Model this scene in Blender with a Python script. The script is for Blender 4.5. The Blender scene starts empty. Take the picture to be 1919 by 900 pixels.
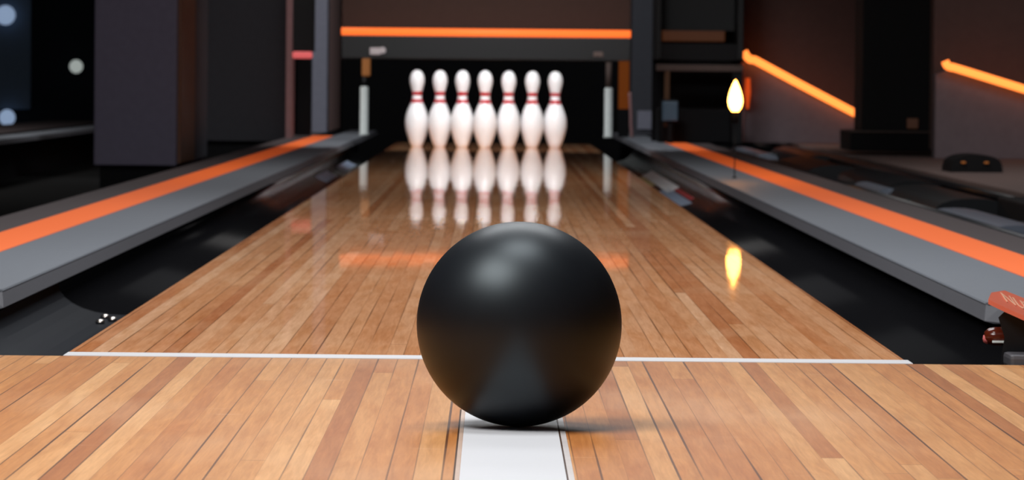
import bpy, bmesh, math, random
from mathutils import Matrix, Vector
random.seed(7)
sc = bpy.context.scene
COL = sc.collection

# ------------------------------------------------------------------ camera
F_PX, W_PX = 9104.0, 1919.0
roll = math.radians(0.57)
Yv = Vector((929 - 959.5, 450 - 149, -F_PX)).normalized()
Xv = Vector((math.cos(roll), -math.sin(roll), 0))
Xv = (Xv - Yv * Xv.dot(Yv)).normalized()
Zv = Xv.cross(Yv)
cd = bpy.data.cameras.new('camera')
cam = bpy.data.objects.new('camera', cd)
COL.objects.link(cam)
cd.sensor_width = 36.0
cd.lens = F_PX / W_PX * 36.0
cd.clip_start, cd.clip_end = 0.1, 200
cam.matrix_world = Matrix.Translation((.008, 0, .349)) @ Matrix((Xv, Yv, Zv)).to_4x4()
cd.dof.use_dof = True
cd.dof.focus_distance = 5.15
cd.dof.aperture_fstop = cd.lens / 5.8
sc.camera = cam

# ------------------------------------------------------------------ world, lights, exposure
wd = bpy.data.worlds.new('hall_world')
sc.world = wd
wd.use_nodes = True
wd.node_tree.nodes['Background'].inputs[0].default_value = (.6, .62, .75, 1)
wd.node_tree.nodes['Background'].inputs[1].default_value = .05
sc.view_settings.view_transform = 'Standard'
sc.view_settings.look = 'None'
sc.view_settings.exposure = 0
sc.view_settings.gamma = 1
sc.view_settings.use_curve_mapping = False
sc.cycles.max_bounces = 8
sc.cycles.sample_clamp_indirect = 40


def area(name, loc, target, sx, sy, power, color=(1, 1, 1), spread=math.pi):
    l = bpy.data.lights.new(name, 'AREA')
    l.shape = 'RECTANGLE'
    l.size, l.size_y, l.energy, l.color, l.spread = sx, sy, power, color, spread
    o = bpy.data.objects.new(name, l)
    COL.objects.link(o)
    o.location = loc
    d = Vector(target) - Vector(loc)
    o.rotation_euler = d.to_track_quat('-Z', 'Y').to_euler()
    return o


area('approach_light', (-1.12, 3.80, 2.6), (.05, 4.9, 0), 1.6, 1.2, 84, (1, .985, .975))
area('ceiling_light', (.05, 5.15, 3.1), (.05, 5.2, 0), 1.2, 1.0, 44, (.97, .98, 1))
area('ceiling_light', (0, 8.6, 3.0), (0, 8.8, 0), 2.4, 1.4, 84, (.95, .97, 1))
area('ceiling_light', (0, 12, 3.0), (0, 12.3, 0), 2.2, 2.0, 60, (.97, .97, 1))
area('ceiling_light', (0, 17, 3.0), (0, 17.3, 0), 2.2, 2.0, 45, (1, .97, .95))
area('pin_light', (0, 22.6, 2.1), (-.04, 24.9, .18), 1.3, .3, 18, (.97, .98, 1), math.radians(70))
area('pit_fill', (-.05, 26.6, 2.9), (-.05, 30.5, .2), 2.2, .4, 60, (.95, .97, 1))  # unseen fill added to brighten the back posts and columns
area('side_fill', (-4.0, 27, 3.2), (-3.4, 28.5, 0), 1.5, 1.5, 95, (1, .97, .95))  # unseen fill added to lift the far left divider
area('side_fill', (3.6, 18, 3.2), (2.4, 20, 0), 1.5, 1.5, 40, (1, .97, .97))  # unseen fill added for the right ledge and lower panels


# ------------------------------------------------------------------ materials
def s2l(r, g, b):
    f = lambda c: (c / 255 / 12.92) if c <= 10 else ((c / 255 + .055) / 1.055) ** 2.4
    return (f(r), f(g), f(b), 1)


def mat(name, color, rough=.5, spec=.5, metal=0, coat=0, emit=None, estr=0, var=.12, vscale=30, bump=0):
    m = bpy.data.materials.new(name)
    m.use_nodes = True
    nt = m.node_tree
    p = nt.nodes['Principled BSDF']
    c = tuple(color[:3]) + (1,)
    tc = nt.nodes.new('ShaderNodeTexCoord')
    nz = nt.nodes.new('ShaderNodeTexNoise')
    nz.inputs['Scale'].default_value = vscale
    nz.inputs['Detail'].default_value = 4
    nt.links.new(tc.outputs['Object'], nz.inputs['Vector'])
    mx = nt.nodes.new('ShaderNodeMix')
    mx.data_type = 'RGBA'
    mx.inputs['A'].default_value = tuple(v * (1 - var) for v in c[:3]) + (1,)
    mx.inputs['B'].default_value = tuple(min(1, v * (1 + var)) for v in c[:3]) + (1,)
    nt.links.new(nz.outputs['Fac'], mx.inputs['Factor'])
    nt.links.new(mx.outputs['Result'], p.inputs['Base Color'])
    p.inputs['Roughness'].default_value = rough
    p.inputs['Specular IOR Level'].default_value = spec
    p.inputs['Metallic'].default_value = metal
    p.inputs['Coat Weight'].default_value = coat
    if emit:
        p.inputs['Emission Color'].default_value = tuple(emit[:3]) + (1,)
        p.inputs['Emission Strength'].default_value = estr
    if bump:
        b = nt.nodes.new('ShaderNodeBump')
        b.inputs['Strength'].default_value = 1
        b.inputs['Distance'].default_value = bump
        nt.links.new(nz.outputs['Fac'], b.inputs['Height'])
        nt.links.new(b.outputs['Normal'], p.inputs['Normal'])
    return m


def wood(name, gloss):
    """Narrow maple boards laid along y; gloss = oiled lane finish."""
    m = bpy.data.materials.new(name)
    m.use_nodes = True
    nt = m.node_tree
    N, L = nt.nodes, nt.links
    p = N['Principled BSDF']

    def math_(op, a, b=None, c=None):
        n = N.new('ShaderNodeMath')
        n.operation = op
        for i, v in enumerate((a, b, c)):
            if v is None:
                continue
            if isinstance(v, (int, float)):
                n.inputs[i].default_value = v
            else:
                L.new(v, n.inputs[i])
        return n.outputs[0]

    def noise(vec, scale, detail=3, rough=.5, dist=0):
        n = N.new('ShaderNodeTexNoise')
        n.inputs['Scale'].default_value = scale
        n.inputs['Detail'].default_value = detail
        n.inputs['Roughness'].default_value = rough
        n.inputs['Distortion'].default_value = dist
        L.new(vec, n.inputs['Vector'])
        return n.outputs['Fac']

    def vec(x, y, z=0.0):
        n = N.new('ShaderNodeCombineXYZ')
        for i, v in enumerate((x, y, z)):
            if isinstance(v, (int, float)):
                n.inputs[i].default_value = v
            else:
                L.new(v, n.inputs[i])
        return n.outputs[0]

    def maprange(v, a, b, c, d):
        n = N.new('ShaderNodeMapRange')
        L.new(v, n.inputs['Value'])
        for k, q in zip(('From Min', 'From Max', 'To Min', 'To Max'), (a, b, c, d)):
            n.inputs[k].default_value = q
        return n.outputs['Result']

    def mixc(fac, a, b, mode='MIX'):
        n = N.new('ShaderNodeMix')
        n.data_type = 'RGBA'
        n.blend_type = mode
        if isinstance(fac, (int, float)):
            n.inputs['Factor'].default_value = fac
        else:
            L.new(fac, n.inputs['Factor'])
        for k, v in (('A', a), ('B', b)):
            if isinstance(v, tuple):
                n.inputs[k].default_value = v
            else:
                L.new(v, n.inputs[k])
        return n.outputs['Result']

    tc = N.new('ShaderNodeTexCoord')
    sp = N.new('ShaderNodeSeparateXYZ')
    L.new(tc.outputs['Object'], sp.inputs[0])
    x, y = sp.outputs[0], sp.outputs[1]

    def voro(feature):
        v = N.new('ShaderNodeTexVoronoi')
        v.voronoi_dimensions = '1D'
        v.feature = feature
        v.inputs['Scale'].default_value = 1
        v.inputs['Randomness'].default_value = .5
        L.new(math_('MULTIPLY_ADD', x, 43.0 if not gloss else 46.0, 3.3 if not gloss else 11.7), v.inputs['W'])
        return v
    vc = voro('F1')
    cellrgb = N.new('ShaderNodeSeparateColor')
    L.new(vc.outputs['Color'], cellrgb.inputs[0])
    r1, r2 = cellrgb.outputs[0], cellrgb.outputs[1]
    edge = voro('DISTANCE_TO_EDGE').outputs['Distance']
    segf = math_('ADD', math_('MULTIPLY', y, .22 if not gloss else .11), math_('MULTIPLY', r1, 9.7))
    seg = math_('FLOOR', segf)
    wn = N.new('ShaderNodeTexWhiteNoise')
    wn.noise_dimensions = '2D'
    L.new(vec(math_('MULTIPLY', r2, 91.0), seg), wn.inputs['Vector'])
    ramp = N.new('ShaderNodeValToRGB')
    ramp.color_ramp.interpolation = 'LINEAR'
    cols = [(0, (172, 108, 60)), (.13, (186, 119, 67)), (.35, (197, 131, 75)), (.62, (203, 140, 82)),
            (.85, (211, 152, 95)), (1, (222, 168, 113))]
    if gloss:
        cols = [(0, (190, 122, 82)), (.12, (203, 137, 93)), (.35, (212, 150, 106)), (.62, (216, 157, 113)),
                (.85, (222, 166, 124)), (1, (229, 178, 138))]
    el = ramp.color_ramp.elements
    el[0].position, el[0].color = 0, s2l(*cols[0][1])
    el[1].position, el[1].color = 1, s2l(*cols[-1][1])
    for q, c in cols[1:-1]:
        e = el.new(q)
        e.color = s2l(*c)
    L.new(wn.outputs['Value'], ramp.inputs[0])
    col = ramp.outputs[0]
    # grain
    gx = math_('ADD', math_('MULTIPLY', x, 240.0), math_('MULTIPLY', r1, 37.0))
    g1 = noise(vec(gx, math_('MULTIPLY', y, 7.0), math_('MULTIPLY', r2, 50.0)), 1.0, 5, .6, .8)
    g2 = noise(vec(math_('MULTIPLY', gx, .25), math_('MULTIPLY', y, 2.2), math_('MULTIPLY', r2, 20.0)), 1.0, 4, .55, 1.6)
    g = math_('ADD', math_('MULTIPLY', g1, .5), math_('MULTIPLY', g2, .5))
    col = mixc(1.0, col, mixc(maprange(g, .33, .67, 0, 1), (.80, .74, .68, 1), (1.12, 1.14, 1.16, 1)), 'MULTIPLY')
    # wide patches: finish worn paler and warmer in places
    w = noise(vec(math_('MULTIPLY', x, 3.0), math_('MULTIPLY', y, 1.1)), 1.0, 3, .5)
    col = mixc(maprange(w, .5, .72, 0, .28), col, s2l(240, 200, 160))
    w2 = noise(vec(math_('ADD', math_('MULTIPLY', x, 30.0), math_('MULTIPLY', r1, 9.0)), math_('MULTIPLY', y, 2.6), 5.0), 1.0, 4, .6, .6)
    col = mixc(maprange(w2, .44, .66, 0, .75), col, mixc(1.0, col, (.86, .75, .62, 1), 'MULTIPLY'))
    # seams between boards
    sv = noise(vec(math_('MULTIPLY', x, 34.0), math_('MULTIPLY', y, .5)), 1.0, 2, .5)
    wide = maprange(sv, .40, .64, .012, .052)
    line = math_('LESS_THAN', edge, wide)
    dark = maprange(sv, .38, .62, .25, .92) if not gloss else maprange(sv, .38, .64, .15, .75)
    # butt joints at the board ends
    fr = math_('FRACT', segf)
    butt = math_('MULTIPLY', math_('LESS_THAN', fr, .0007), .5)
    col = mixc(math_('MAXIMUM', math_('MULTIPLY', line, dark), butt), col, s2l(84, 48, 30))
    # short pale scuffs across the boards
    sc1 = noise(vec(math_('MULTIPLY', x, 9.0), math_('MULTIPLY', y, 130.0), 4.0), 1.0, 2, .5, .3)
    sc2 = noise(vec(math_('MULTIPLY', x, 4.0), math_('MULTIPLY', y, 3.0), 9.0), 1.0, 2, .5)
    scr = math_('MULTIPLY', maprange(sc1, .70, .76, 0, 1), maprange(sc2, .48, .62, 0, .55))
    if not gloss:
        col = mixc(scr, col, s2l(250, 225, 195))
    L.new(col, p.inputs['Base Color'])
    if not gloss:
        p.inputs['Roughness'].default_value = .42
        p.inputs['Specular IOR Level'].default_value = .12
        return m
    # oiled lane: diffuse wood under a clear film whose reflection grows towards grazing view
    p.inputs['Roughness'].default_value = .9
    p.inputs['Specular IOR Level'].default_value = 0
    gl = N.new('ShaderNodeBsdfGlossy')
    gl.inputs['Roughness'].default_value = .028
    gl.inputs['Color'].default_value = (.95, .94, .93, 1)
    fz = N.new('ShaderNodeFresnel')
    fz.inputs['IOR'].default_value = 1.014
    h1 = math_('MULTIPLY', noise(vec(math_('MULTIPLY', r1, 60.0), math_('MULTIPLY', y, .8)), 1.0, 1, .5), .00055)
    h2 = math_('MULTIPLY', noise(vec(math_('MULTIPLY', x, 5.0), math_('MULTIPLY', y, 1.5), 3.0), 1.0, 1, .5), .00030)
    b = N.new('ShaderNodeBump')
    b.inputs['Strength'].default_value = 1
    b.inputs['Distance'].default_value = 1
    L.new(math_('ADD', h1, h2), b.inputs['Height'])
    L.new(b.outputs['Normal'], gl.inputs['Normal'])
    mix = N.new('ShaderNodeMixShader')
    fm = math_('MULTIPLY_ADD', fz.outputs[0], 1.42, -.14)
    fm.node.use_clamp = True
    L.new(fm, mix.inputs[0])
    L.new(p.outputs[0], mix.inputs[1])
    L.new(gl.outputs[0], mix.inputs[2])
    L.new(mix.outputs[0], N['Material Output'].inputs['Surface'])
    return m


M = {}
M['approach'] = wood('approach_boards', False)
M['lane'] = wood('lane_boards', True)
M['white_line'] = mat('white_line', (.86, .86, .88), .35, .2, var=.02)
M['white_inlay'] = mat('white_inlay', (.83, .84, .87), .3, .12, var=.02, vscale=8)
M['edge_strip'] = mat('edge_strip', s2l(205, 178, 160), .4, .3)
M['edge_grey'] = mat('edge_grey', s2l(210, 203, 200), .4, .3)
M['joint'] = mat('joint', s2l(74, 52, 40), .6, .2)
M['ball'] = mat('ball_black', (.0070, .0085, .0115), .41, .45, var=.3, vscale=25, bump=.00004)
M['ball'].node_tree.nodes['Principled BSDF'].inputs['Specular Tint'].default_value = (.82, .95, 1.0, 1)
M['pin'] = mat('pin_white', (.86, .86, .87), .22, .5, var=.02)
M['red'] = mat('pin_red', s2l(185, 14, 30), .3, .3)
M['cap_grey'] = mat('cap_grey', (.19, .205, .23), .5, .25, var=.08, vscale=60)
M['cap_face'] = mat('cap_face', (.085, .085, .095), .5, .3, var=.1, vscale=60)
M['cap_dark'] = mat('cap_dark', (.085, .068, .068), .55, .3, var=.1, vscale=60)
M['orange'] = mat('orange_stripe', (.95, .19, .045), .5, .3, emit=(1, .13, .02), estr=.22, var=.04)
M['gutter'] = mat('gutter_black', (.007, .007, .008), .20, .25)
M['gutter'].node_tree.nodes['Principled BSDF'].inputs['IOR'].default_value = 1.07
M['gutter_navy'] = mat('gutter_navy', (.007, .0095, .0145), .6, .06)
M['glint_white'] = mat('glint_white', (.85, .88, .92), .4, .3)  # gutter reflections put into strip colours, from here to yellow
M['glint_blue'] = mat('glint_blue', (.22, .28, .38), .4, .3)
M['glint_red'] = mat('glint_red', (.35, .05, .06), .4, .3)
M['glint_yellow'] = mat('glint_yellow', (.55, .46, .18), .4, .3)
M['steel'] = mat('bolt_steel', (.75, .68, .62), .25, .5, metal=1)
M['black'] = mat('black', (.004, .004, .005), .7, .15)
M['black_gloss'] = mat('black_gloss', (.008, .009, .011), .38, .3)
M['mask'] = mat('mask_dark', (.0048, .005, .0055), .5, .3)
M['brown_wall'] = mat('brown_wall', (.042, .023, .018), .8, .1)
M['purple_grey'] = mat('purple_grey_paint', (.17, .155, .215), .8, .1)
M['dark_grey'] = mat('dark_grey_paint', (.036, .035, .040), .8, .1)
M['blue_grey'] = mat('blue_grey_paint', (.22, .225, .28), .7, .15)
M['column_dark'] = mat('column_dark', (.055, .057, .068), .7, .15)
M['pillar_black'] = mat('pillar_black', (.012, .012, .013), .7, .15)
M['trim_brown'] = mat('trim_brown', (.16, .075, .045), .6, .2)
M['trim_pink'] = mat('trim_pink', (.34, .19, .19), .6, .2)
M['mauve'] = mat('mauve_grey_paint', (.20, .165, .18), .8, .1)
M['upper_brown'] = mat('upper_brown_paint', (.10, .062, .056), .8, .1)
M['ledge'] = mat('ledge_brown', (.17, .125, .115), .6, .2)
M['post'] = mat('post_pale', (.80, .86, .84), .5, .3)
M['tan'] = mat('tan_block', (.40, .17, .06), .5, .3, emit=(.5, .15, .02), estr=.12)
M['label_pale'] = mat('label_pale', (.42, .37, .37), .5, .3)
M['led'] = mat('led_orange', (.3, .08, .02), .5, .2, emit=(1, .155, .024), estr=1.3)
M['led_hot'] = mat('led_amber', (.9, .3, .06), .5, .2, emit=(1, .225, .04), estr=2.2)
M['edge_glow'] = mat('edge_glow', (.4, .1, .05), .5, .2, emit=(1, .10, .012), estr=.55)  # lamp glow on the wall edge, put into an emissive colour
M['led_pink'] = mat('led_pink', (.4, .1, .1), .5, .2, emit=(1, .17, .17), estr=.55)
M['backlit'] = mat('backlit_amber', (.10, .03, .004), .6, .2, emit=(1, .19, .003), estr=.07)
M['flame'] = mat('flame_bulb', (1, .7, .3), .4, .2, emit=(1, .36, .06), estr=20)
M['sign_red'] = mat('sign_orange_red', (.66, .15, .085), .45, .3, emit=(1, .12, .04), estr=.06, var=.1, vscale=12)
M['sign_text'] = mat('sign_text', (.9, .5, .32), .5, .3)
M['screen'] = mat('screen_blue', (.03, .05, .07), .3, .4, emit=(.15, .28, .42), estr=.06)
M['lens_red'] = mat('lens_red', (.10, .014, .005), .2, .4, coat=.2)
M['lens_pink'] = mat('lens_pink', (.8, .2, .2), .3, .5)
M['rail_steel'] = mat('rail_blue_steel', (.22, .25, .31), .35, .5, metal=.6)
M['lamp_cool'] = mat('lamp_cool', (.5, .6, .7), .4, .3, emit=(.5, .68, 1), estr=.42)
M['lamp_white'] = mat('lamp_white', (.6, .6, .6), .4, .3, emit=(.9, 1, .95), estr=.32)
M['navy_wall'] = mat('navy_wall', (.012, .016, .022), .8, .1)
M['blue_panel'] = mat('blue_panel', (.12, .17, .24), .6, .2)
M['hall_floor'] = mat('hall_floor_dark', (.006, .006, .006), .8, .1)  # near black: darkness of the unlit next lane put into the colour
M['ceiling'] = mat('ceiling_dark', (.02, .02, .022), .9, .1)
M['frame_brown'] = mat('frame_brown', (.10, .07, .06), .6, .2)


# ------------------------------------------------------------------ mesh helpers
def obj(name, bm, m, parent=None, smooth=False):
    bmesh.ops.recalc_face_normals(bm, faces=bm.faces)
    me = bpy.data.meshes.new(name)
    bm.to_mesh(me)
    bm.free()
    me.materials.append(m)
    if smooth:
        for f in me.polygons:
            f.use_smooth = True
    o = bpy.data.objects.new(name, me)
    COL.objects.link(o)
    if parent:
        o.parent = parent
    return o


def empty(name, loc=(0, 0, 0)):
    o = bpy.data.objects.new(name, None)
    o.empty_display_size = .1
    COL.objects.link(o)
    o.location = loc
    return o


def tag(o, label=None, cat=None, group=None, kind=None):
    for k, v in (('label', label), ('category', cat), ('group', group), ('kind', kind)):
        if v:
            o[k] = v
    return o


def part(name, bm, m, parent, label=None, smooth=False):
    """bm is in world coordinates; the part keeps them under its parent's empty"""
    loc = parent.location.copy()
    pp = parent.parent
    while pp:
        loc += pp.location
        pp = pp.parent
    bmesh.ops.translate(bm, verts=bm.verts, vec=-loc)
    o = obj(name, bm, m, parent, smooth)
    if label:
        o['label'] = label
    return o


def box(x0, x1, y0, y1, z0, z1, bev=0, bm=None, seg=2):
    b = bmesh.new()
    bmesh.ops.create_cube(b, size=1)
    for v in b.verts:
        v.co = Vector(((x0 + x1) / 2 + v.co.x * (x1 - x0), (y0 + y1) / 2 + v.co.y * (y1 - y0), (z0 + z1) / 2 + v.co.z * (z1 - z0)))
    if bev:
        bmesh.ops.bevel(b, geom=b.edges[:], offset=bev, segments=seg, profile=.6, affect='EDGES')
    if bm is None:
        return b
    me = bpy.data.meshes.new('tmp')
    b.to_mesh(me)
    b.free()
    bm.from_mesh(me)
    bpy.data.meshes.remove(me)
    return bm


def prism_y(prof, y0, y1, closed=True, n=1, y0b=None):
    """extrude an (x, z) outline along y; y0b(x, z) gives the near end's own y"""
    b = bmesh.new()
    rings = []
    for i in range(n + 1):
        ring = []
        for x, z in prof:
            yy = y0 + (y1 - y0) * i / n
            if i == 0 and y0b:
                yy = y0b(x, z)
            ring.append(b.verts.new((x, yy, z)))
        rings.append(ring)
    k = len(prof)
    for r0, r1 in zip(rings, rings[1:]):
        for j in range(k if closed else k - 1):
            b.faces.new((r0[j], r0[(j + 1) % k], r1[(j + 1) % k], r1[j]))
    if closed:
        b.faces.new(rings[0])
        b.faces.new(rings[-1][::-1])
    return b


def prism_xz(pts, y0, y1):
    return prism_y(pts, y0, y1, True)


def lathe(prof, seg=40, loc=(0, 0, 0)):
    b = bmesh.new()
    rings = []
    for r, z in prof:
        if r < 1e-6:
            rings.append([b.verts.new((loc[0], loc[1], loc[2] + z))])
        else:
            rings.append([b.verts.new((loc[0] + r * math.cos(2 * math.pi * i / seg), loc[1] + r * math.sin(2 * math.pi * i / seg), loc[2] + z)) for i in range(seg)])
    for a, c in zip(rings, rings[1:]):
        for i in range(seg):
            j = (i + 1) % seg
            if len(a) == 1 and len(c) > 1:
                b.faces.new((a[0], c[i], c[j]))
            elif len(c) == 1 and len(a) > 1:
                b.faces.new((a[i], a[j], c[0]))
            elif len(a) > 1:
                b.faces.new((a[i], a[j], c[j], c[i]))
    if len(rings[0]) > 1:
        b.faces.new(rings[0][::-1])
    if len(rings[-1]) > 1:
        b.faces.new(rings[-1])
    return b


def tube(pts, r, seg=14, caps=True):
    b = bmesh.new()
    rings = []
    n = len(pts)
    P = [Vector(p) for p in pts]
    for i, p in enumerate(P):
        t = (P[min(i + 1, n - 1)] - P[max(i - 1, 0)]).normalized()
        u = t.cross(Vector((0, 1, 0)) if abs(t.y) < .9 else Vector((1, 0, 0))).normalized()
        w = t.cross(u)
        rr = r[i] if isinstance(r, (list, tuple)) else r
        rings.append([b.verts.new(p + (u * math.cos(2 * math.pi * k / seg) + w * math.sin(2 * math.pi * k / seg)) * rr) for k in range(seg)])
    for a, c in zip(rings, rings[1:]):
        for k in range(seg):
            b.faces.new((a[k], a[(k + 1) % seg], c[(k + 1) % seg], c[k]))
    if caps:
        b.faces.new(rings[0][::-1])
        b.faces.new(rings[-1])
    return b


def catmull(pts, per=6):
    out = []
    for i in range(len(pts) - 1):
        p0, p1, p2, p3 = pts[max(i - 1, 0)], pts[i], pts[i + 1], pts[min(i + 2, len(pts) - 1)]
        for k in range(per):
            t = k / per
            out.append(tuple(.5 * ((2 * b) + (c - a) * t + (2 * a - 5 * b + 4 * c - d) * t * t + (3 * b - a - 3 * c + d) * t ** 3)
                             for a, b, c, d in zip(p0, p1, p2, p3)))
    out.append(pts[-1])
    return out


def struct(name, bm, m, smooth=False):
    o = obj(name, bm, m, None, smooth)
    o['kind'] = 'structure'
    return o


# ------------------------------------------------------------------ setting
# approach: boards with a slot for the white inlay
struct('floor', box(-2.6, 2.6, -.6, 6.035, -.12, 0), M['approach'])
struct('floor_hall', box(-9, 9, -1.5, 43, -.30, -.22), M['hall_floor'])
struct('ceiling', box(-9, 9, -1.5, 43, 3.4, 3.5), M['ceiling'])
struct('wall_back', box(-9, 9, 42, 42.2, -.22, 3.4), M['navy_wall'])
struct('wall_left', box(-9.2, -9, -1.5, 43, -.22, 3.4), M['navy_wall'])
struct('wall_right', box(9, 9.2, -1.5, 43, -.22, 3.4), M['navy_wall'])

# left masking pillar in the next lane
t = empty('pillar', (-1.63, 23.3, -.06))
tag(t, kind='structure')
part('body', box(-1.825, -1.45, 22.2, 24.5, -.06, 3.4, .006), M['purple_grey'], t)
part('corner_trim', box(-1.4495, -1.436, 22.3, 23.35, -.05, 3.4, .002), M['trim_brown'], t)
part('side_board', box(-1.4497, -1.444, 23.36, 24.5, -.05, 3.4, .001), M['column_dark'], t)
part('plinth', box(-1.80, -1.47, 22.24, 24.46, -.22, -.06), M['black'], t)
t = empty('wall_panel', (-1.6, 27.1, 0))
tag(t, kind='structure')
part('board', box(-1.9, -1.157, 27, 27.3, -.008, 3.4, .004), M['dark_grey'], t)
part('edge_trim', box(-1.1565, -1.122, 26.98, 27.3, -.004, 3.4, .004), M['trim_pink'], t)
part('plinth', box(-1.9, -1.19, 27.05, 27.3, -.22, -.008), M['black'], t)

# back columns standing on the division caps
struct('column_left', prism_y([(-1.125, .013), (-1.033, .013), (-1.033, 3.4), (-1.125, 3.4)], 30, 30.35), M['blue_grey'])
struct('column_left_return', box(-1.125, -1.035, 30.35, 33.2, .013, 3.4), mat('mauve_return', (.85, .56, .52), .8, .1))
t = empty('column', (.93, 30.1, .013))
tag(t, kind='structure')
part('shaft', box(.848, 1.013, 30, 30.5, .013, 3.4, .006), M['column_dark'], t)
part('kick_plate', box(.885, .99, 29.985, 30, .05, .165, .003), M['blue_grey'], t)
# pit behind the pins
struct('wall_pit', box(-1.02, .845, 32.5, 32.7, -.22, 3.4), M['black'])
struct('wall_masking', box(-.797, .708, 25.36, 25.5, .61, 3.4, .004), M['brown_wall'])

# right-hand decorated walls
t = empty('wall_decor', (1.7, 27.1, .013))
tag(t, kind='structure')
part('upper_panel', box(1.388, 2.3, 27.12, 27.3, .10, 3.4), M['upper_brown'], t)
part('lower_panel', prism_xz([(1.388, .013), (2.3, .013), (2.3, .025), (2.05, .15), (1.44, .462), (1.388, .462)], 26.98, 27.12), M['mauve'], t)
part('edge_trim', box(1.372, 1.388, 26.95, 27.3, .013, .46, .003), M['trim_pink'], t)
t = empty('wall_decor', (2.5, 22.1, .013))
tag(t, kind='structure')
part('upper_panel', box(2.0, 3.6, 22.12, 22.3, .05, 3.4), M['upper_brown'], t)
part('lower_panel', prism_xz([(1.998, .013), (3.6, .013), (3.6, .02), (2.4, .315), (2.07, .415), (1.998, .392)], 21.98, 22.12), M['mauve'], t)
t = empty('pillar', (1.92, 23.2, .013))
tag(t, kind='structure')
part('shaft', box(1.743, 2.098, 23, 23.5, .12, 3.4, .005), M['pillar_black'], t)
part('base_block', box(1.68, 2.088, 22.85, 23.55, .03, .118, .006), M['black'], t)
part('base_top', box(1.678, 2.09, 22.84, 23.56, .118, .124), M['frame_brown'], t)
# ledge along the right of the ball track
struct('trim_1', box(1.66, 3.8, 8, 31, -.05, .012, .004), M['ledge'])
struct('trim_2', box(1.69, 3.8, 8.05, 31, -.22, -.05), M['black'])

# ------------------------------------------------------------------ the lane
lane = empty('bowling_lane', (0, 6.04, -.06))
tag(lane, 'long glossy maple bowling lane running from the white line to the pins', 'lane')
part('lane_surface', box(-.527, .527, 6.115, 26.6, -.06, 0), M['lane'], lane)
part('foul_line', box(-.527, .531, 6.04, 6.115, -.06, .0005), M['white_line'], lane, 'thin white line across the near end of the lane')
part('underbody', box(-.515, .515, 6.15, 26.55, -.22, -.06), M['black'], lane)

st = empty('floor_marking', (.026, 2.9, 0))
tag(st, 'wide white strip inlaid in the wooden floor under the black ball', 'floor marking')
part('white_strip', box(-.0205, .0735, 0, 5.12, -.01, .0006), M['white_inlay'], st)
part('edge_strip', box(-.0245, -.0208, 0, 5.12, -.01, .0005), M['edge_strip'], st, 'pale tan edging')
part('edge_strip', box(.0752, .0805, 0, 5.12, -.01, .0005), M['edge_grey'], st, 'light grey edging')
part('joint_line', box(.0736, .0752, 0, 5.12, -.01, .0004), M['joint'], st)
part('joint_line', box(-.0262, -.0246, 0, 5.12, -.01, .0004), M['joint'], st)

# ------------------------------------------------------------------ gutters
def arc(xa, xb, ztop, depth, n=14):
    cx, r = (xa + xb) / 2, abs(xb - xa) / 2
    s = 1 if xb > xa else -1
    return [(cx - s * r * math.cos(math.pi * i / n), ztop - depth * math.sin(math.pi * i / n)) for i in range(n + 1)]


def channel(xa, xb, ztop, depth, y0, y1, th=.006, n=1):
    a = arc(xa, xb, ztop, depth)
    s = 1 if xb > xa else -1
    o = arc(xa - s * .001, xb + s * .004, ztop, depth + th)
    return prism_y(a + o[::-1], y0, y1, True, n)


for s, side in ((-1, 'left'), (1, 'right')):
    g = empty('gutter', (s * .65, 6.2, -.1))
    tag(g, 'black curved gutter along the %s edge of the wooden lane' % side, 'gutter', 'gutters beside the lane')
    part('channel', channel(s * .532, s * .765, -.022, .075, 6.04, 26.6), M['gutter'], g, smooth=True)
    if s < 0:
        ins = part('entry_trough', channel(s * .536, s * .763, -.020, .055, 6.06, 8.6), M['gutter_navy'], g,
                   'matt navy entry section with a rounded far end', smooth=True)
        for bx, by, bz in ((-.662, 8.27, -.062), (-.648, 8.36, -.062), (-.668, 8.45, -.062)):
            bb = lathe([(.0001, 0), (.0075, 0), (.0085, .003), (.006, .007), (.0, .008)], 14, (bx, by, bz - .012))
            part('bolt', bb, M['steel'], g, smooth=True)
        part('bolt', lathe([(.0001, 0), (.005, 0), (.006, .002), (0, .006)], 12, (-.775, 8.2, -.034)), M['steel'], g, smooth=True)
    def glint(u0, u1, y0, y1, m, lab):  # reflections in the gutter added as thin coloured strips
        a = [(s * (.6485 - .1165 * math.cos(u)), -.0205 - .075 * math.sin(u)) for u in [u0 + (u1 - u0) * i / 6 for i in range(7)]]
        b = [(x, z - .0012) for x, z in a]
        part('glint', prism_y(a + b[::-1], y0, y1), M[m], g, lab, smooth=False)
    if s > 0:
        glint(1.95, 2.45, 19.2, 22.6, 'glint_white', 'added white reflection strip')
        glint(1.75, 2.15, 17.3, 19.6, 'glint_blue', 'added pale blue reflection strip')
        glint(2.2, 2.36, 17.6, 19.4, 'glint_red', 'added dull red reflection strip')
        glint(1.72, 1.92, 20.6, 22.3, 'glint_yellow', 'added yellow reflection strip')
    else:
        glint(2.0, 2.5, 20.4, 21.7, 'glint_blue', 'added pale blue reflection strip')
        glint(1.95, 2.45, 22.9, 24.6, 'glint_blue', 'added pale blue reflection strip')
    part('support_wall', box(min(s * .773, s * .785), max(s * .773, s * .785), 6.3, 26.6, -.22, -.10), M['black'], g)


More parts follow.
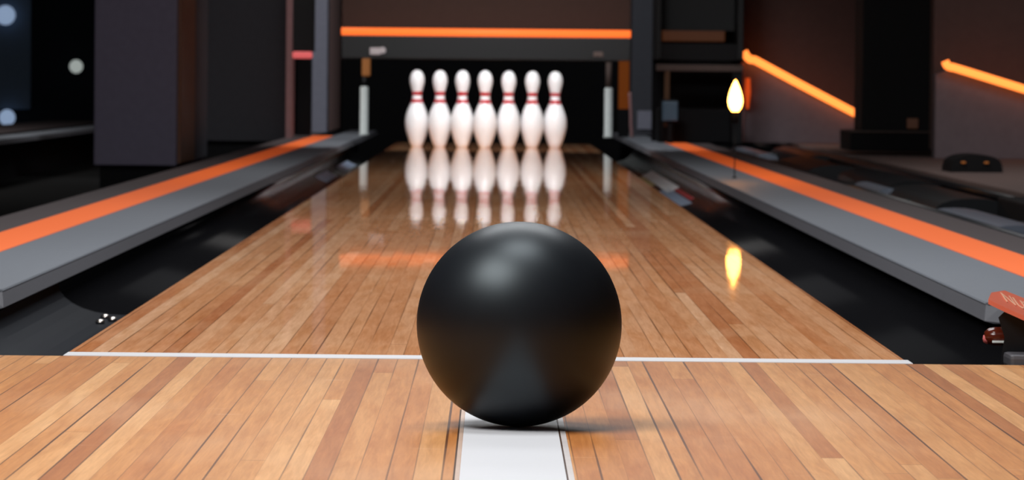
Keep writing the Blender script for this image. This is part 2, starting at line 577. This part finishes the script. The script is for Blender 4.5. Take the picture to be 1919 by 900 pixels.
# ------------------------------------------------------------------ division caps with orange stripe
def division_cap(s, dx, y0, y1, label, ystripe=(None, None), width=.40):
    """s: +1 lane lies on its left, -1 lane lies on its right; dx: |x| of the inner edge"""
    t = empty('division_cap', (s * (dx + .2), y0, 0))
    tag(t, label, 'lane divider', 'grey lane dividers with orange stripes')
    X = lambda q: s * (dx + q)
    near = lambda x, z: y0 - .13 * min(1, max(0, (.0085 - z)) / .0192)
    part('side_face', prism_y([(X(.001), .0085), (X(-.014), -.0107), (X(.0), -.0145), (X(.03), -.0145), (X(.03), .0085)], y0, y1, y0b=near), M['cap_face'], t,
         'dark grey slanted side face')
    part('inner_board', prism_y([(X(0), .0095), (X(.002), .012), (X(.168), .012), (X(.168), .0087), (X(.002), .0087)], y0, y1), M['cap_grey'], t)
    a, b = (ystripe[0] or y0 + .02), (ystripe[1] or 28.2)
    part('orange_stripe', prism_y([(X(.169), .0087), (X(.169), .0126), (X(.284), .0126), (X(.284), .0087)], a, b), M['orange'], t, 'bright orange stripe')
    part('outer_board', prism_y([(X(.285), .0087), (X(.285), .012), (X(width), .012), (X(width), -.012), (X(.3), -.012), (X(.3), .0087)], y0, y1), M['cap_dark'], t)
    part('end_plate', box(min(X(.004), X(width)), max(X(.004), X(width)), y0 - .006, y0 - .0005, -.016, .0085), M['black'], t, 'black end plate')
    part('underframe', box(min(X(.12), X(width - .02)), max(X(.12), X(width - .02)), y0 + .03, y1, -.22, .0086), M['black'], t)
    return t


division_cap(-1, .762, 7.62, 31.5, 'long grey lane divider with orange stripe left of the lane')
division_cap(1, .768, 7.5, 31.5, 'long grey lane divider with orange stripe right of the lane')
division_cap(-1, 2.55, 14, 36, 'distant dim lane divider at the far left behind the dark lane', (24, 26.3), .75)


# ------------------------------------------------------------------ pins
pin_in = [(0, 1.0), (.12, 1.1), (.75, 1.42), (2.25, 1.953), (3.375, 2.255), (4.5, 2.383), (5.875, 2.28), (7.25, 1.85), (8.625, 1.22),
          (9.375, 1.0), (10, .945), (10.7, 1.0), (11.5, 1.24), (12.4, 1.45), (13.2, 1.49), (14.0, 1.30), (14.6, .93), (14.9, .5), (15, 0)]
pin_prof = [(max(r, 0) * .0254, z * .0263) for z, r in catmull(pin_in, 4)]
pin_prof[-1] = (0, .3945)


def rad_at(z):
    for (r0, z0), (r1, z1) in zip(pin_prof, pin_prof[1:]):
        if z0 <= z <= z1:
            return r0 + (r1 - r0) * (z - z0) / max(z1 - z0, 1e-9)
    return .02


PIN_POS = [(-.396, 25.02), (-.277, 24.95), (-.161, 24.88), (-.045, 24.80), (.075, 24.88), (.197, 24.95), (.315, 25.02)]
PIN_LAB = ['white bowling pin at the left end of the row', 'second white bowling pin from the left end of the row',
           'third white bowling pin from the left, just left of the middle pin',
           'white bowling pin in the middle of the row, nearest to the ball', 'white bowling pin just right of the middle pin',
           'second white bowling pin from the right end of the row', 'white bowling pin at the right end of the row']
pin0 = None
for (px, py), lab in zip(PIN_POS, PIN_LAB):
    if pin0 is None:
        t = empty('bowling_pin', (px, py, 0))
        obj('body', lathe(pin_prof, 48), M['pin'], t, True)
        for zb, hb in ((.235, .018), (.2735, .018)):
            zs = [zb - hb / 2 + hb * i / 4 for i in range(5)]
            pr = [(rad_at(zs[0]) - .002, zs[0])] + [(rad_at(z) + .0006, z) for z in zs] + [(rad_at(zs[-1]) - .002, zs[-1])]
            obj('neck_band', lathe(pr, 48), M['red'], t, True)['label'] = 'red ring around the neck'
        pin0 = t
    else:
        t = pin0.copy()
        COL.objects.link(t)
        t.location = (px, py, 0)
        for ch in list(pin0.children):
            c = ch.copy()
            COL.objects.link(c)
            c.parent = t
    tag(t, lab, 'bowling pin', 'white bowling pins at the end of the lane')

# ------------------------------------------------------------------ ball
bm = bmesh.new()
bmesh.ops.create_uvsphere(bm, u_segments=128, v_segments=64, radius=.103)
ball = obj('bowling_ball', bm, M['ball'], None, True)
ball.location = (.034, 4.872, .1036)
tag(ball, 'large matt black bowling ball resting on the white floor strip', 'bowling ball')

# ------------------------------------------------------------------ masking unit over the pins
t = empty('masking_unit', (-.045, 25.3, .45))
tag(t, 'dark grey masking beam with glowing orange light bar above the pins', 'masking unit')
part('fascia', box(-.797, .708, 25.30, 25.46, .452, .572, .004), M['mask'], t)
part('light_bar', tube([(-.797, 25.31, .592), (.708, 25.31, .592)], .0195, 18), M['led'], t, 'glowing orange light bar', True)
part('back_rail', box(-.797, .708, 25.33, 25.46, .572, .612), M['mask'], t)
e = part('emblem', box(-.648, -.592, 25.288, 25.30, .472, .508, .004), M['label_pale'], t, 'small pale blurred plate at the left')
db = lathe([(.0001, 0), (.017, 0), (.017, .006), (.0, .006)], 24)
bmesh.ops.transform(db, matrix=Matrix.Translation((-.582, 25.294, .495)) @ Matrix.Rotation(math.pi / 2, 4, 'X'), verts=db.verts)
part('disc', db, M['label_pale'], e)
e = part('emblem', box(.515, .565, 25.29, 25.30, .472, .498, .004), M['frame_brown'], t, 'small greyish blurred plate at the right')

# pale posts
for x, z1, lab, pair in ((-.765, .30, 'pale upright post left of the pins', 0), (.673, .306, 'pale upright post right of the pins', 1)):
    p = empty('post', (x, 28.6, .012))
    tag(p, lab, 'post', 'pale posts either side of the pins')
    part('shaft', lathe([(.028, 0), (.028, .01), (.024, .014), (.024, z1 - .02), (.02, z1 - .012)], 24, (x, 28.6, .012)), M['post'], p, smooth=True)
    if pair == 0:
        part('bracket', box(x - .015, x + .035, 28.58, 28.63, z1 + .06, .47, .01), M['tan'], p, 'orange-brown bracket at the top')
        part('rod', lathe([(.012, z1 - .03), (.012, .068 + z1)], 16, (x, 28.6, .0)), M['mask'], p, smooth=True)
    else:
        part('rod', lathe([(.017, z1 - .03), (.017, .458)], 16, (x, 28.6, .0)), M['frame_brown'], p, smooth=True)

t = empty('backlit_panel', (.775, 29, .013))
tag(t, 'narrow amber glowing panel between the right post and dark column', 'light panel')
part('amber_face', box(.742, .805, 29.0, 29.03, .18, .47, .004), M['backlit'], t)
part('lower_board', box(.742, .805, 29.0, 29.03, .013, .18, .004), M['black'], t)
t = tag(obj('guard_strip', tube(catmull([(.822, 28.9, .013), (.815, 28.9, .09), (.813, 28.9, .17), (.806, 28.9, .28)], 5), .009, 12), M['trim_pink'], None, True),
        'thin pale curved strip leaning against the dark right column', 'strip')
t = empty('light_box', (-1.07, 27, .40))
tag(t, 'dark hanging panel with pink light bar left of the blue-grey column', 'light panel')
part('hanging_panel', box(-1.12, -1.0, 27.0, 27.06, .494, 3.4, .003), M['mask'], t)
part('pink_bar', box(-1.122, -1.012, 26.985, 27.03, .455, .493, .012), M['led_pink'], t, 'dull pink light bar')
part('lower_back', box(-1.12, -1.04, 27.6, 27.64, .02, .455), M['black'], t)

# ------------------------------------------------------------------ right-hand housing
t = empty('equipment_cabinet', (1.12, 26.6, .013))
tag(t, 'tall dark cabinet with open bays between right column and orange-lit wall', 'cabinet')
part('back_panel', box(.885, 1.355, 27.25, 27.3, .013, 3.3), M['black'], t)
part('side_panel', box(.885, .908, 26.5, 27.25, .47, 3.3, .003), M['mask'], t)
part('side_panel', box(1.325, 1.357, 26.5, 27.25, .47, 3.3, .003), M['mask'], t)
part('shelf_front', box(.909, 1.324, 26.5, 26.56, .466, .556, .003), M['pillar_black'], t)
part('led_reflection', box(.915, 1.26, 26.60, 26.64, .568, .626, .004), mat('reflection_brown', (.05, .02, .008), .5, .3, emit=(1, .24, .03), estr=.03), t, 'LED reflection added as a faint orange-brown glowing strip')  # reflection of the LED, added as a faintly glowing strip
part('upper_back', box(.909, 1.324, 26.9, 26.94, .63, 3.3), M['mask'], t)
part('beam', box(.885, 1.357, 26.48, 26.56, .405, .440, .004), M['frame_brown'], t)
part('jamb', box(.93, .957, 26.5, 26.56, .10, .405, .003), mat('jamb_brown', (.12, .06, .03), .6, .2), t)
part('jamb', box(1.30, 1.355, 26.5, 26.56, .013, .405, .003), M['pillar_black'], t)
part('lower_box', box(.90, 1.30, 26.62, 27.0, .013, .20, .01), M['black'], t)
t = empty('monitor', (.955, 26.3, .09))
tag(t, 'small dim blue screen beside the dark right column', 'screen')
part('screen', box(.912, .995, 26.30, 26.32, .135, .24, .006), M['screen'], t)
part('housing', box(.905, 1.002, 26.32, 26.38, .125, .25, .008), M['black'], t)
part('stand', box(.94, .97, 26.33, 26.37, .012, .125, .004), M['black'], t)

# zigzag light tubes on the right walls
def led(pts, r, label, m='led_hot'):
    o = obj('light_tube_or_glow', tube(catmull(pts, 6), r, 16), M[m], None, True)
    return tag(o, label, 'light tube', 'orange light tubes on the right walls')


led([(1.382, 26.93, .518), (1.395, 26.93, .494), (1.415, 26.93, .475), (1.436, 26.93, .472), (1.46, 26.93, .462), (1.7, 26.93, .336), (2.03, 26.93, .168)], .0215,
    'slanting orange light tube on the wall beside the flame-shaped lamp')
led([(2.035, 21.93, .452), (2.045, 21.93, .432), (2.065, 21.93, .424), (2.1, 21.93, .416), (2.4, 21.93, .327), (2.9, 21.93, .18)], .018,
    'orange light tube on the right wall running out of the frame')
tag(obj('light_tube_or_glow', tube([(1.405, 26.93, .20), (1.405, 26.93, .29), (1.405, 26.93, .37)], [.006, .016, .012], 12), M['edge_glow'], None, True),  # lamp glow on the wall edge, added as a dim glowing tube
    'orange lamp glow on the wall edge, added as a short dim tube', 'light tube', 'orange light tubes on the right walls')

# flame lamp on the right divider
t = empty('flame_lamp', (.847, 17, .012))
tag(t, 'bright flame-shaped lamp on thin dark stem above the right divider', 'lamp')
part('bulb', lathe([(.0, .243), (.012, .245), (.0225, .262), (.026, .28), (.024, .298), (.018, .32), (.011, .338), (.005, .350), (0, .357)], 28, (.847, 17, 0)),
     M['flame'], t, 'glowing flame-shaped bulb', True)
part('socket', lathe([(.010, .205), (.012, .21), (.012, .243), (.009, .246)], 20, (.847, 17, 0)), M['black'], t, smooth=True)
part('stem', lathe([(.008, .0122), (.008, .015), (.0022, .018), (.0022, .206)], 16, (.847, 17, 0)), M['black'], t, smooth=True)

# brown tag on the black pillar
tag(obj('wall_plate', box(1.955, 2.01, 22.975, 23.0, .135, .185, .006), mat('plate_brown', (.30, .13, .075), .5, .3), None),
    'small square brown plate low on the black right pillar', 'plate')
# dark hood on the ledge
t = empty('track_hood', (1.85, 18.7, .012))
tag(t, 'low rounded black hood with two added amber glints on the right ledge', 'hood')
prof = [(-.098, .0)] + [(-.098 * math.cos(math.pi * i / 16) * (1 if i in (0, 16) else .98), .012 + .056 * math.sin(math.pi * i / 16) ** .6) for i in range(17)] + [(.098, 0)]
part('shell', prism_y([(1.85 + a, .012 + b) for a, b in prof], 18.55, 18.95), M['pillar_black'], t)
for lx in (1.797, 1.885):  # orange reflections on the hood, added as small glowing discs
    part('hood_glint', lathe([(0, -.004), (.009, -.003), (.009, .003), (0, .004)], 14, (lx, 18.545, .05)), mat('glint_amber', (.2, .08, .02), .4, .3, emit=(1, .3, .06), estr=.18), t, smooth=True)

# ------------------------------------------------------------------ ball return track between the dividers
t = empty('ball_track', (1.42, 14, -.2))
tag(t, 'dark ball return track with steel rails right of the orange stripe', 'ball track')
part('bed', box(1.19, 1.65, 9, 30, -.20, -.10), M['black'], t)
part('rail', tube([(1.235, 9.2, -.012), (1.235, 30, -.012)], .014, 14), M['black_gloss'], t, smooth=True)
part('rail', tube([(1.60, 9.2, -.006), (1.60, 30, -.006)], .014, 14), M['black_gloss'], t, smooth=True)
for y in (10.5, 13, 15.5, 18, 20.5, 23, 25.5, 28):
    part('tie', box(1.20, 1.64, y, y + .12, -.10, -.02, .006), M['black_gloss'], t)
hd = [(1.325, 12.2, 13.9, .10, 'rail_steel', 'bent blue-grey steel guide sheet'), (1.45, 14.6, 16.6, .12, 'black_gloss', None), (1.50, 17.2, 19.6, .11, 'black_gloss', None),
      (1.34, 16.4, 17.5, .045, 'rail_steel', 'small blue-grey steel guide sheet'), (1.42, 20.2, 22.4, .12, 'black_gloss', None), (1.36, 24.2, 26.8, .06, 'rail_steel', 'far blue-grey steel guide sheet'),
      (1.55, 23, 26, .07, 'black_gloss', None)]
for hx, y0, y1, w, mm, lab in hd:
    n = 10
    top = [(hx - w * math.cos(math.pi * i / n), -.045 + (.05 if mm == 'black_gloss' else .04) * math.sin(math.pi * i / n) ** .7) for i in range(n + 1)]
    part('guide_sheet' if mm == 'rail_steel' else 'track_cover', prism_y(top + [(hx + w, -.10), (hx - w, -.10)], y0, y1), M[mm], t, lab)
part('motor_box', box(1.52, 1.66, 13.6, 14.6, -.09, .012, .008), M['black'], t)

# ------------------------------------------------------------------ foul line sensor unit at the right corner
t = empty('foul_sensor', (.72, 6.05, 0))
tag(t, 'black sensor unit with slanted orange-red lettered top at the right corner', 'sensor unit')
hb = prism_y([(.648, -.004), (.90, -.004), (.90, .055), (.675, .055), (.652, .062), (.645, .055), (.653, .03)], 6.12, 6.40)
for v in hb.verts:
    if v.co.y > 6.3 and v.co.x < .7:
        v.co.x += .045
part('housing', hb, M['black_gloss'], t)
top = bmesh.new()
zt = lambda x, y: .0765 - .4 * (min(x, .71) - .632) + (y - 6.1) * .07
for ring in ([(.632, 6.12), (.650, 6.26), (.682, 6.40), (.71, 6.405), (.71, 6.079), (.70, 6.08), (.672, 6.09), (.650, 6.102)],
             [(.71, 6.405), (.90, 6.42), (.90, 6.10), (.71, 6.079)]):
    vs = [top.verts.new((x, y, zt(x, y))) for x, y in ring]
    vb = [top.verts.new((x, y, zt(x, y) - .006)) for x, y in ring]
    top.faces.new(vs)
    top.faces.new(vb[::-1])
    for i in range(len(ring)):
        j = (i + 1) % len(ring)
        top.faces.new((vs[i], vs[j], vb[j], vb[i]))
tp = part('top_plate', top, M['sign_red'], t, 'orange-red top plate with pale lettering')
fc = bpy.data.curves.new('lettering', 'FONT')
fc.body = 'NUX'
fc.size = .052
fc.extrude = .0004
fo = bpy.data.objects.new('lettering', fc)
COL.objects.link(fo)
bpy.context.view_layer.update()
lm = bpy.data.meshes.new_from_object(fo.evaluated_get(bpy.context.evaluated_depsgraph_get()))
bpy.data.objects.remove(fo)
lb = bmesh.new()
lb.from_mesh(lm)
bmesh.ops.transform(lb, matrix=Matrix.Translation((.662, 6.20, .0725)) @ Matrix.Rotation(math.radians(21.8), 4, 'Y') @ Matrix.Rotation(math.radians(4), 4, 'X') @ Matrix.Diagonal((.42, 3.0, 1, 1)), verts=lb.verts)
part('lettering', lb, M['sign_text'], tp, 'pale orange letters')
part('foot', box(.652, .90, 6.04, 6.14, -.006, .012, .005), M['cap_face'], t)
mx = Matrix.Translation((.631, 6.16, .029)) @ Matrix.Rotation(math.pi / 2, 4, 'Y') @ Matrix.Diagonal((.75, 1, 1, 1))
lb = lathe([(0, 0), (.008, .001), (.014, .006), (.016, .014), (.016, .05)], 20)
bmesh.ops.transform(lb, matrix=mx, verts=lb.verts)
ln = part('sensor_lens', lb, M['lens_red'], t, 'dark red glossy lens with pink tip', True)
lb = lathe([(0, -.001), (.006, 0), (.009, .004), (.008, .007)], 16)
bmesh.ops.transform(lb, matrix=mx @ Matrix.Translation((.004, 0, -.0005)), verts=lb.verts)
part('tip', lb, M['lens_pink'], ln, smooth=True)
part('lens_highlight', box(.640, .660, 6.14, 6.146, .0215, .0245, .001), M['post'], t)  # white highlight on the lens, modelled as a pale bar

# ------------------------------------------------------------------ far left background lamps
def globe(x, y, z, r, m, label):
    e = empty('wall_lamp', (x, y, z))
    tag(e, label, 'lamp', 'lamps on the far dark wall')
    part('globe', lathe([(max(0, r * math.sin(math.pi * i / 14)) if 0 < i < 14 else 0, z - r * math.cos(math.pi * i / 14)) for i in range(15)], 24, (x, y, 0)), M[m], e, smooth=True)
    part('wall_bracket', box(x - r * .3, x + r * .3, y + r * .8, 42, z - r * .3, z + r * .3), M['black'], e)


globe(-3.60, 41.8, .425, .058, 'lamp_white', 'dim white lamp on the dark wall left of the purple-grey pillar')
globe(-4.21, 41.8, .86, .085, 'lamp_cool', 'bluish lamp at the top left corner of the picture')
globe(-4.19, 41.8, -.02, .07, 'lamp_cool', 'bluish lamp low at the left edge above the distant divider')
tag(obj('wall_board', box(-4.6, -4.0, 41.9, 42, .05, 2.5, .01), M['blue_panel']), 'dull blue board on the far wall at the left edge', 'board')
